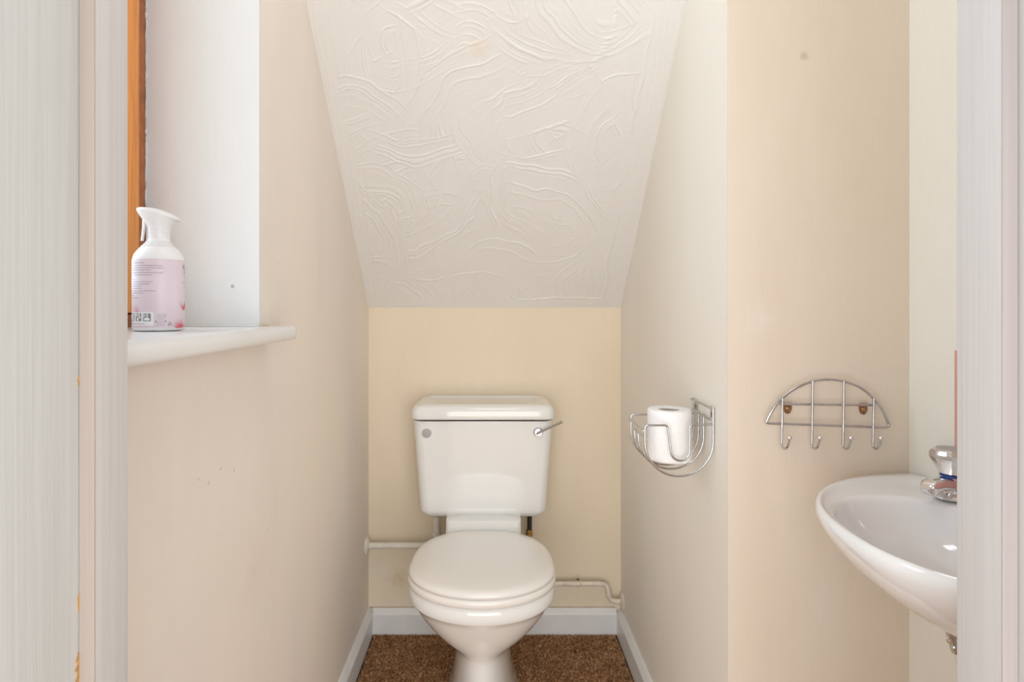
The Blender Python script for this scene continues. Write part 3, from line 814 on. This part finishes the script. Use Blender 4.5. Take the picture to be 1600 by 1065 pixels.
# toilet roll, standing upright in the basket
rd = (h0+h3)/2; rx = cxm-0.002; rr = 0.0425; rz0 = cz-math.sqrt(Rw**2-rr**2)+WR+0.0005
roll = empty('toilet_roll', (rx, rd, rz0)); tag(roll, 'white toilet roll standing on end inside the wire holder', 'toilet roll')
prof = [(0.021, 0.001), (rr-0.003, 0.0), (rr-0.0008, 0.002), (rr, 0.005), (rr, 0.096), (rr-0.001, 0.099), (rr-0.003, 0.1005), (0.022, 0.1), (0.021, 0.099), (0.021, 0.05)]
lathe('paper', prof[:-1]+[(0.021, 0.002)], (rx, rd, rz0), (0, 0, 1), M['paper'], roll, seg=56)
lathe('core', [(0.0205, 0.002), (0.0205, 0.097), (0.0195, 0.097), (0.0195, 0.003), (0.0195, 0.002)], (rx, rd, rz0), (0, 0, 1), M['card'], roll, seg=32)
# loose outer sheet
sv = []; sf = []
for i in range(13):
    a = math.radians(-70+i*9.5); r_ = rr+0.0004+0.0035*(i/12)**3
    for z in (0.0008, 0.0995): sv.append((rx+r_*math.cos(a), rd+r_*math.sin(a), rz0+z))
sf = [(2*i, 2*i+2, 2*i+3, 2*i+1) for i in range(12)]
adopt(obj('loose_sheet', sv, sf, M['paper']), roll)

# ------------------------------------------------------------------ hook rack
dh = DA-0.022
def RK(x, y, d=None):
    return PT(1180+x/6.667, 570+y/6.667, dh if d is None else d)
rc = RK(760, 520)
rack = empty('hook_rack', (rc.x, DA, rc.z)); tag(rack, 'half-moon chrome wire rack with four hooks on the beige wall', 'hook rack')
arc = smooth_curve([RK(125, 575), RK(175, 480), RK(250, 375), RK(400, 255), RK(590, 172), RK(770, 150), RK(930, 172), RK(1100, 238), RK(1240, 355), RK(1330, 480), RK(1385, 605)], 6)
arc = arc + [RK(1395, 640), RK(1370, 651)] + [RK(x, 607+43*(x-130)/1240) for x in (1250, 950, 650, 350, 170)] + [RK(130, 606), RK(112, 592)]
tube('rack_frame', arc, 0.0023, M['wire'], rack, seg=10, closed=True)
tube('cross_rail', [RK(255, 405, dh+0.004), RK(1245, 418, dh+0.004)], 0.0022, M['wire'], rack, seg=8)
for (x0_, y0_) in ((285, 345), (600, 165), (925, 165), (1237, 345)):
    xs = x0_-10
    pts = [RK(x0_, y0_, dh-0.003), RK(x0_-5, 600, dh-0.003), RK(xs-2, 820, dh-0.003)]
    e = [RK(xs+8, 855, dh-0.006), RK(xs+36, 872, dh-0.014), RK(xs+62, 845, dh-0.022), RK(xs+82, 772, dh-0.026)]
    cur = pts[:2]+smooth_curve([pts[2]]+e, 6)
    hk = tube('hook', cur, 0.0021, M['wire'], rack, seg=8)
    bp = e[-1]
    b = lathe('ball_tip', [(0.0043*math.sin(PI*k/10)+1e-5, -0.0043*math.cos(PI*k/10)) for k in range(11)], bp+Vector((0, 0, 0.002)), (0, 0, 1), M['chrome'], None, seg=16, sharp=80)
    adopt(b, hk)
for (x_, y_) in ((345, 452), (1135, 460)):
    c = RK(x_, y_, DA-0.004)
    pv = [RK(x_-46, 400, dh+0.003), RK(x_+46, 400, dh+0.003)]
    pts2 = [Vector((c.x+u, DA-0.002, c.z+v)) for (u, v) in ((-0.0075, 0.010), (0.0075, 0.010), (0.0072, -0.003), (0.0045, -0.0085), (0, -0.0105), (-0.0045, -0.0085), (-0.0072, -0.003))]
    k = len(pts2)
    top = [Vector((c.x-0.0075, dh+0.004, c.z+0.010)), Vector((c.x+0.0075, dh+0.004, c.z+0.010))]
    vs2 = pts2+[q+Vector((0, 0.0014, 0)) for q in pts2]
    fs2 = [tuple(range(k-1, -1, -1)), tuple(range(k, 2*k))]+[(i, (i+1) % k, k+(i+1) % k, k+i) for i in range(k)]
    b0 = len(vs2); vs2 += [top[0], top[1], top[0]+Vector((0, 0, -0.0012)), top[1]+Vector((0, 0, -0.0012)), pts2[0]+Vector((0, 0, -0.0012)), pts2[1]+Vector((0, 0, -0.0012))]
    fs2 += [(b0, b0+1, 1, 0), (b0+2, b0+4, b0+5, b0+3), (b0, b0+2, b0+3, b0+1), (b0, 0, b0+4, b0+2), (b0+1, b0+3, b0+5, 1)]
    br = obj('fixing_tab', vs2, fs2, M['rust'], smooth=False); adopt(br, rack); tag(br, 'rusty fixing tab with a brass screw')
    s = lathe('screw', [(0.0036, 0), (0.0034, 0.001), (0.0012, 0.0022)], (c.x, DA-0.0022, c.z), (0, -1, 0), M['brass'], None, seg=14)
    adopt(s, br)

# ------------------------------------------------------------------ wash basin and tap
ZB = 0.782
basin = empty('wash_basin', (XF, 0.78, ZB)); tag(basin, 'white wall-hung wash basin with oval bowl at the right, half hidden by the door frame', 'basin')
cxi, cyi = 0.613, 0.767
YC = 0.765; PB = XF-0.463
def outer_r(t, sP=1.0, sY=1.0):
    c, s = math.cos(t), math.sin(t)
    cc = (XF-0.001-0.15*sP, YC)
    lo, hi = 0.0, 1.0
    for _ in range(30):
        m = (lo+hi)/2
        x, y = cc[0]+m*c, cc[1]+m*s
        hy = (0.294 if y > YC else 0.214)*sY
        inside = x < XF-0.001 and (abs(max(0, XF-x)/(PB*sP))**2.1+abs((y-YC)/hy)**2.2) < 1
        if inside: lo = m
        else: hi = m
    return (cc[0]+lo*c, cc[1]+lo*s)
def inner_pt(t, s_=1.0, ox=0.0, oy=0.0):
    c, s = math.cos(t), math.sin(t); n_ = 2.35
    r = 1/((abs(c)/0.128)**n_+(abs(s)/0.192)**n_)**(1/n_)*s_
    return (cxi+ox+r*c, cyi+oy+r*s)
NB = 96
ts = [2*PI*k/NB for k in range(NB)]
def oring(z, sP, sY): return [Vector((*outer_r(t, sP, sY), z)) for t in ts]
def iring(z, s_, ox=0, oy=0): return [Vector((*inner_pt(t, s_, ox, oy), z)) for t in ts]
def mixr(a, b, f, z): return [Vector((p.x*(1-f)+q.x*f, p.y*(1-f)+q.y*f, z)) for p, q in zip(a, b)]
o1 = oring(ZB, 1, 1); i1 = iring(ZB, 1)
rings = [oring(0.652, 0.40, 0.28), oring(0.657, 0.50, 0.40), oring(0.668, 0.61, 0.54), oring(0.684, 0.72, 0.67), oring(0.706, 0.83, 0.81), oring(0.727, 0.91, 0.90), oring(0.747, 0.965, 0.96), oring(0.760, 0.99, 0.988),
         oring(0.769, 1.0, 1.0), oring(0.776, 0.999, 0.999), oring(0.7810, 0.991, 0.993), oring(0.783, 0.980, 0.984)]
o2 = rings[-1]
rings += [mixr(o2, i1, 0.16, 0.7825), mixr(o2, i1, 0.30, 0.7785), mixr(o2, i1, 0.5, 0.7755), mixr(o2, i1, 0.92, 0.7745),
          iring(0.7725, 0.985), iring(0.767, 0.965), iring(0.755, 0.94), iring(0.737, 0.89, 0.003), iring(0.718, 0.79, 0.008), iring(0.700, 0.62, 0.014), iring(0.688, 0.42, 0.02), iring(0.683, 0.2, 0.022), iring(0.682, 0.11, 0.022)]
loft('basin_bowl', rings, M['basin_ceramic'], basin, sharp=80)
lathe('waste_plug', [(0.021, 0), (0.021, 0.0015), (0.017, 0.003), (0.002, 0.003)], (cxi+0.022, cyi, 0.6815), (0, 0, 1), M['chrome'], basin, seg=24)

tx, ty = 0.722, 0.936
tap = empty('basin_tap', (tx, ty, 0.779)); tag(tap, 'chrome pillar tap with faceted round handle on the basin corner', 'tap')
TZ = 0.7788
va, fa = [], []
lathe('', [(0.0245, 0), (0.0245, 0.003), (0.021, 0.006), (0.0165, 0.009), (0.0155, 0.030), (0.013, 0.034), (0.0105, 0.036), (0.0105, 0.040)], (tx, ty, TZ), (0, 0, 1), None, seg=36, into=(va, fa))
adopt(obj('tap_body', va, fa, M['chrome'], sharp=35), tap)
# spout: flattened section running out over the bowl
def spout():
    rings = []; dirx = Vector((-0.93, -0.36, 0)).normalized(); side = Vector((-dirx.y, dirx.x, 0))
    for (s, z, hw, hh) in ((0.0, 0.021, 0.013, 0.0105), (0.02, 0.023, 0.0125, 0.0100), (0.035, 0.0235, 0.0125, 0.0098), (0.046, 0.0225, 0.0125, 0.0105), (0.053, 0.020, 0.0122, 0.0108), (0.0565, 0.0185, 0.0105, 0.009), (0.058, 0.0175, 0.007, 0.006)):
        c = Vector((tx, ty, TZ+z))+dirx*s
        rings.append([c+side*(hw*math.copysign(abs(math.cos(a))**0.55, math.cos(a)))+Vector((0, 0, hh*math.copysign(abs(math.sin(a))**0.55, math.sin(a)))) for a in [2*PI*k/24 for k in range(24)]])
    return loft('spout', rings, M['chrome'], tap, sharp=50)
spout()
def knob():
    n = 16; rs = []
    def rg(r, z, lob):
        return [Vector((tx+r*(1-lob*(k % 2))*math.cos(2*PI*k/n+0.15), ty+r*(1-lob*(k % 2))*math.sin(2*PI*k/n+0.15), TZ+z)) for k in range(n)]
    rs = [rg(0.013, 0.036, 0), rg(0.016, 0.038, 0.0), rg(0.0235, 0.052, 0.12), rg(0.0285, 0.062, 0.10), rg(0.0285, 0.068, 0.06), rg(0.0255, 0.0735, 0.0), rg(0.021, 0.0755, 0.0)]
    o = loft('tap_handle', rs, M['chrome'], tap, sharp=18)
    return o
kb = knob()
lathe('handle_cap', [(0.0205, 0), (0.020, 0.0012), (0.004, 0.0016)], (tx, ty, TZ+0.0754), (0, 0, 1), M['grey'], tap, seg=24)
lathe('tap_ring', [(0.0155, 0), (0.0155, 0.0022), (0.013, 0.0022)], (tx, ty, TZ+0.0335), (0, 0, 1), plain('blue_ring', (0.04, 0.08, 0.35), 0.3), tap, seg=24)  # plain blue band below the handle

# pink splashback behind the basin, only its far edge clears the door frame
d_sb = 0.9655
sb = boxes_mesh('splashback', [(XF-0.006, XF-0.0005, 0.57, (XF-0.006)*F/(1491.3-VX), 0.7855, Z(547, 0.967))], M['pink'], None, bevel=0.0008)
recenter(sb, (XF-0.003, 0.77, 0.79))
tag(sb, 'salmon pink splashback panel on the wall above the basin', 'splashback')
# small valve under the basin
dv = 0.93
vp = PT(1487, 1000, dv)
valve = empty('shutoff_valve', vp); tag(valve, 'small chrome valve on the pipe below the basin', 'valve')
va, fa = [], []
lathe('', [(0.007, -0.020), (0.0085, -0.018), (0.0085, -0.008), (0.0065, -0.006), (0.0065, 0.006), (0.0085, 0.008), (0.0085, 0.018), (0.007, 0.020)], vp+Vector((0.004, 0, 0)), (0.3, 0, -1), M['wire'], valve, seg=12, sharp=25)
tube('pipe', rounded([vp+Vector((0.0005, 0, 0.018)), vp+Vector((-0.001, -0.01, 0.05)), (0.70, 0.90, 0.674)], 0.012), 0.006, M['pipe'], valve, seg=10)
tube('pipe', rounded([vp+Vector((0.009, 0, -0.018)), vp+Vector((0.03, 0, -0.09)), (0.735, 0.91, 0.12), (0.735, 0.91, 0.001)], 0.02), 0.006, M['pipe'], valve, seg=10)
lathe('slotted_screw', [(0.0035, 0), (0.0035, 0.004), (0.001, 0.0045)], vp+Vector((-0.003, 0, 0)), (-1, -0.4, 0), M['chrome'], valve, seg=10)

# ------------------------------------------------------------------ spray bottle on the window board
bd = 0.868; bx = X(248, bd); Rb = 0.0386
bz = ZS+0.0005
bottle = empty('spray_bottle', (bx, bd, bz)); tag(bottle, 'white trigger spray bottle with a pink label on the window board', 'bottle')
K = bd/F/3.55                         # metres per unit of the readings below
prof = [(0.030, 0.0), (0.0355, 0.0006), (0.0378, 0.0025), (Rb, 0.006)]
prof += [(Rb, 0.02), (Rb, 0.06), (Rb-0.0002, 0.095), (Rb-0.0006, 0.1045), (0.0365, 0.109), (0.0335, 0.1135), (0.029, 0.1185), (0.0245, 0.1225), (0.0205, 0.1262), (0.0185, 0.1295), (0.0172, 0.132), (0.0168, 0.1345)]
lathe('bottle_body', prof+[(0.012, 0.135)], (bx, bd, bz), (0, 0, 1), M['plastic'], bottle, seg=64, sharp=60)
# head: flared collar and a sloping saddle-shaped cap with beak
cd = Vector((bx, bd, 0)).normalized(); right = Vector((cd.y, -cd.x, 0))    # right as seen from the doorway
hp = [(0.0165, 0.1345), (0.0168, 0.137), (0.0170, 0.140), (0.0172, 0.145), (0.0182, 0.150), (0.0200, 0.155), (0.0228, 0.1595)]
rings = []
nh = 48
for (r, z) in hp: rings.append([Vector((bx, bd, bz+z))+right*(r*math.cos(2*PI*k/nh))+Vector((cd.x, cd.y, 0))*(-r*math.sin(2*PI*k/nh)) for k in range(nh)])
def capring(rx_, z0_, tilt, shift, ry):
    out = []
    for k in range(nh):
        a = 2*PI*k/nh; u = math.cos(a)
        beak = 0.0035*max(0, -u)**6
        xx = rx_*u+shift-beak
        out.append(Vector((bx, bd, bz+z0_-tilt*u))+right*xx+Vector((cd.x, cd.y, 0))*(-ry*math.sin(a)))
    return out
rings += [capring(0.0268, 0.1645, 0.0035, 0.0012, 0.0245), capring(0.0305, 0.1665, 0.0062, 0.0022, 0.026), capring(0.0312, 0.1678, 0.0066, 0.0022, 0.026), capring(0.0295, 0.1702, 0.0062, 0.0015, 0.0245), capring(0.024, 0.1733, 0.0045, 0.0, 0.020), capring(0.014, 0.1755, 0.0025, -0.002, 0.012), capring(0.005, 0.1762, 0.001, -0.003, 0.004)]
loft('spray_head', rings, M['plastic'], bottle, sharp=55)
for z in (0.141, 0.145, 0.149, 0.153):
    r_ = 0.0172+max(0, z-0.145)*0.22+0.0003
    lathe('collar_ridge', [(r_, 0), (r_+0.0005, 0.0006), (r_, 0.0012)], (bx, bd, bz+z), (0, 0, 1), M['plastic'], bottle, seg=40)
for z, r_ in ((0.1215, 0.0262), (0.1245, 0.0229), (0.1275, 0.0202)):
    lathe('shoulder_ridge', [(r_-0.0012, 0), (r_, 0.0008), (r_-0.0018, 0.0018)], (bx, bd, bz+z), (0, 0, 1), M['plastic'], bottle, seg=40)
def BL(x, y, off=0.0):                # reading of the bottle front -> point
    return Vector((bx, bd, bz+(770-y)*K))+right*((x-243)*K)+Vector((cd.x, cd.y, 0))*(-off)
tr = []
for (x, y, w_, t_) in ((168, 152, 15, 0.006), (166, 175, 13, 0.0065), (162, 205, 10, 0.0062), (158, 235, 9, 0.0058), (154, 262, 8, 0.0052), (152, 277, 8, 0.0045)):
    c = BL(x, y); wv = w_*K
    tr.append([c+right*(wv*math.cos(a))+Vector((cd.x, cd.y, 0))*(t_*math.sin(a)) for a in [2*PI*k/16 for k in range(16)]])
loft('trigger', tr, M['plastic'], bottle, sharp=60)
# label: wrapped sheet and its printing (readings: zoom of the label, 330 units = radius)
K2 = bd/F/8.19
def LB(x, y, off):
    s_ = max(-0.9995, min(0.9995, (x-475)/334.0)); a = math.asin(s_)
    r_ = Rb+off
    return Vector((bx, bd, bz+max(0.004, (962-y)*K2)))+right*(r_*math.sin(a))+Vector((cd.x, cd.y, 0))*(-r_*math.cos(a))
vs, fs = [], []
na = 80
for i in range(na+1):
    a = -PI*0.93+2*PI*0.93*i/na
    for z in (0.0052, 0.1022):
        vs.append(Vector((bx, bd, bz+z))+right*((Rb+0.00025)*math.sin(a))+Vector((cd.x, cd.y, 0))*(-(Rb+0.00025)*math.cos(a)))
fs = [(2*i, 2*i+2, 2*i+3, 2*i+1) for i in range(na)]
lab = obj('label', vs, fs, M['label']); adopt(lab, bottle); tag(lab, 'pale pink printed label')
def wrap_quads(name, rects, mat, off, parent=lab):
    vs, fs = [], []
    for (x0_, y0_, x1_, y1_) in rects:
        n = max(1, int(abs(x1_-x0_)/18)); b0 = len(vs)
        for i in range(n+1):
            x = x0_+(x1_-x0_)*i/n; vs.append(LB(x, y1_, off)); vs.append(LB(x, y0_, off))
        fs += [(b0+2*i, b0+2*i+2, b0+2*i+3, b0+2*i+1) for i in range(n)]
    o = obj(name, vs, fs, mat, smooth=True); adopt(o, parent); return o
r2 = random.Random(5)
lines = [(115, 300, 1), (150, 525, 0), (178, 540, 0), (205, 380, 0), (238, 530, 0), (265, 390, 0), (320, 185, 1), (350, 405, 0), (378, 370, 0), (405, 270, 0), (432, 265, 0), (462, 445, 0), (488, 290, 0), (518, 175, 1), (547, 230, 0)]
q = []
for (y, xe, bold) in lines:
    x = 150 if not bold else 152
    while x < xe-6:
        wl = min(r2.uniform(12, 42), xe-x)
        q.append((x, y-3, x+wl, y+3)); x += wl+5
wrap_quads('small_print', q, M['ink'], 0.0005)
q = []
for i, (y, x0_, x1_) in enumerate(((752, 448, 540), (772, 452, 545), (790, 452, 545), (813, 462, 540), (838, 470, 528), (865, 452, 545), (888, 448, 548))):
    x = x0_
    while x < x1_:
        wl = min(r2.uniform(8, 22), x1_-x); q.append((x, y-2, x+wl, y+2)); x += wl+4
q += [(550, 752, 556, 790), (436, 830, 452, 850), (546, 830, 562, 850), (588, 868, 596, 892), (600, 852, 632, 860), (606, 866, 612, 890), (618, 874, 634, 880), (618, 884, 634, 890)]
wrap_quads('small_print', q, M['ink'], 0.0005)
# big letters and small text cut by the bottle's edge
q = [(778, 122, 784, 175), (778, 122, 795, 129), (778, 145, 795, 151), (778, 168, 795, 175), (797, 122, 799, 175), (797, 168, 802, 175), (796, 190, 802, 232), (792, 262, 800, 270), (770, 345, 800, 353), (796, 395, 802, 410)]
wrap_quads('lettering', q, M['ink'], 0.0005)
wrap_quads('pictogram_panel', [(146, 725, 412, 890)], M['label_white'], 0.0004)
q = [(150, 738, 182, 836), (200, 738, 266, 836), (288, 742, 380, 836)]
wrap_quads('pictogram', q, plain('slate_ink', (0.24, 0.24, 0.29), 0.5), 0.0006)
q = [(152, 752, 162, 820), (168, 745, 174, 800), (206, 745, 220, 775), (232, 742, 250, 765), (214, 795, 236, 830), (240, 775, 258, 800), (222, 770, 232, 790),
     (300, 800, 366, 826), (312, 790, 352, 802), (318, 752, 346, 764), (338, 764, 350, 776), (324, 776, 342, 784), (296, 750, 306, 790), (150, 868, 300, 872)]
wrap_quads('pictogram', q[:-1], M['label_white'], 0.0008)
wrap_quads('small_print', [(152, 866, 310, 871)], M['ink'], 0.0007)
def fan(name, cx_, cy_, n, r0_, r1_, a0, a1, mat, wd=7, seed=1):
    rr_ = random.Random(seed); vs, fs = [], []
    for i in range(n):
        a = math.radians(a0+(a1-a0)*i/(n-1)); L_ = rr_.uniform(r0_, r1_)
        dx, dy = math.cos(a), -math.sin(a); nx_, ny_ = -dy*wd/2, dx*wd/2
        b0 = len(vs); m = 4
        for j in range(m+1):
            t = j/m; wj = (1-t)**0.7
            x, y = cx_+dx*L_*t, cy_+dy*L_*t
            vs.append(LB(x+nx_*wj, min(y+ny_*wj, 925), 0.0006+0.00002*i)); vs.append(LB(x-nx_*wj, min(y-ny_*wj, 925), 0.0006+0.00002*i))
        fs += [(b0+2*j, b0+2*j+1, b0+2*j+3, b0+2*j+2) for j in range(m)]
    o = obj(name, vs, fs, mat, smooth=False); adopt(o, lab); return o
fan('flower_print', 735, 925, 17, 50, 120, 5, 175, M['coral'], 9, 1)
fan('flower_print', 740, 922, 12, 70, 145, 20, 165, M['blush'], 10, 2)
fan('flower_print', 786, 700, 9, 60, 170, 40, 125, M['coral'], 9, 3)
fan('flower_print', 210, 716, 13, 25, 75, 5, 175, M['blush'], 10, 4)
bottle.scale = (0.873, 0.873, 1.0)
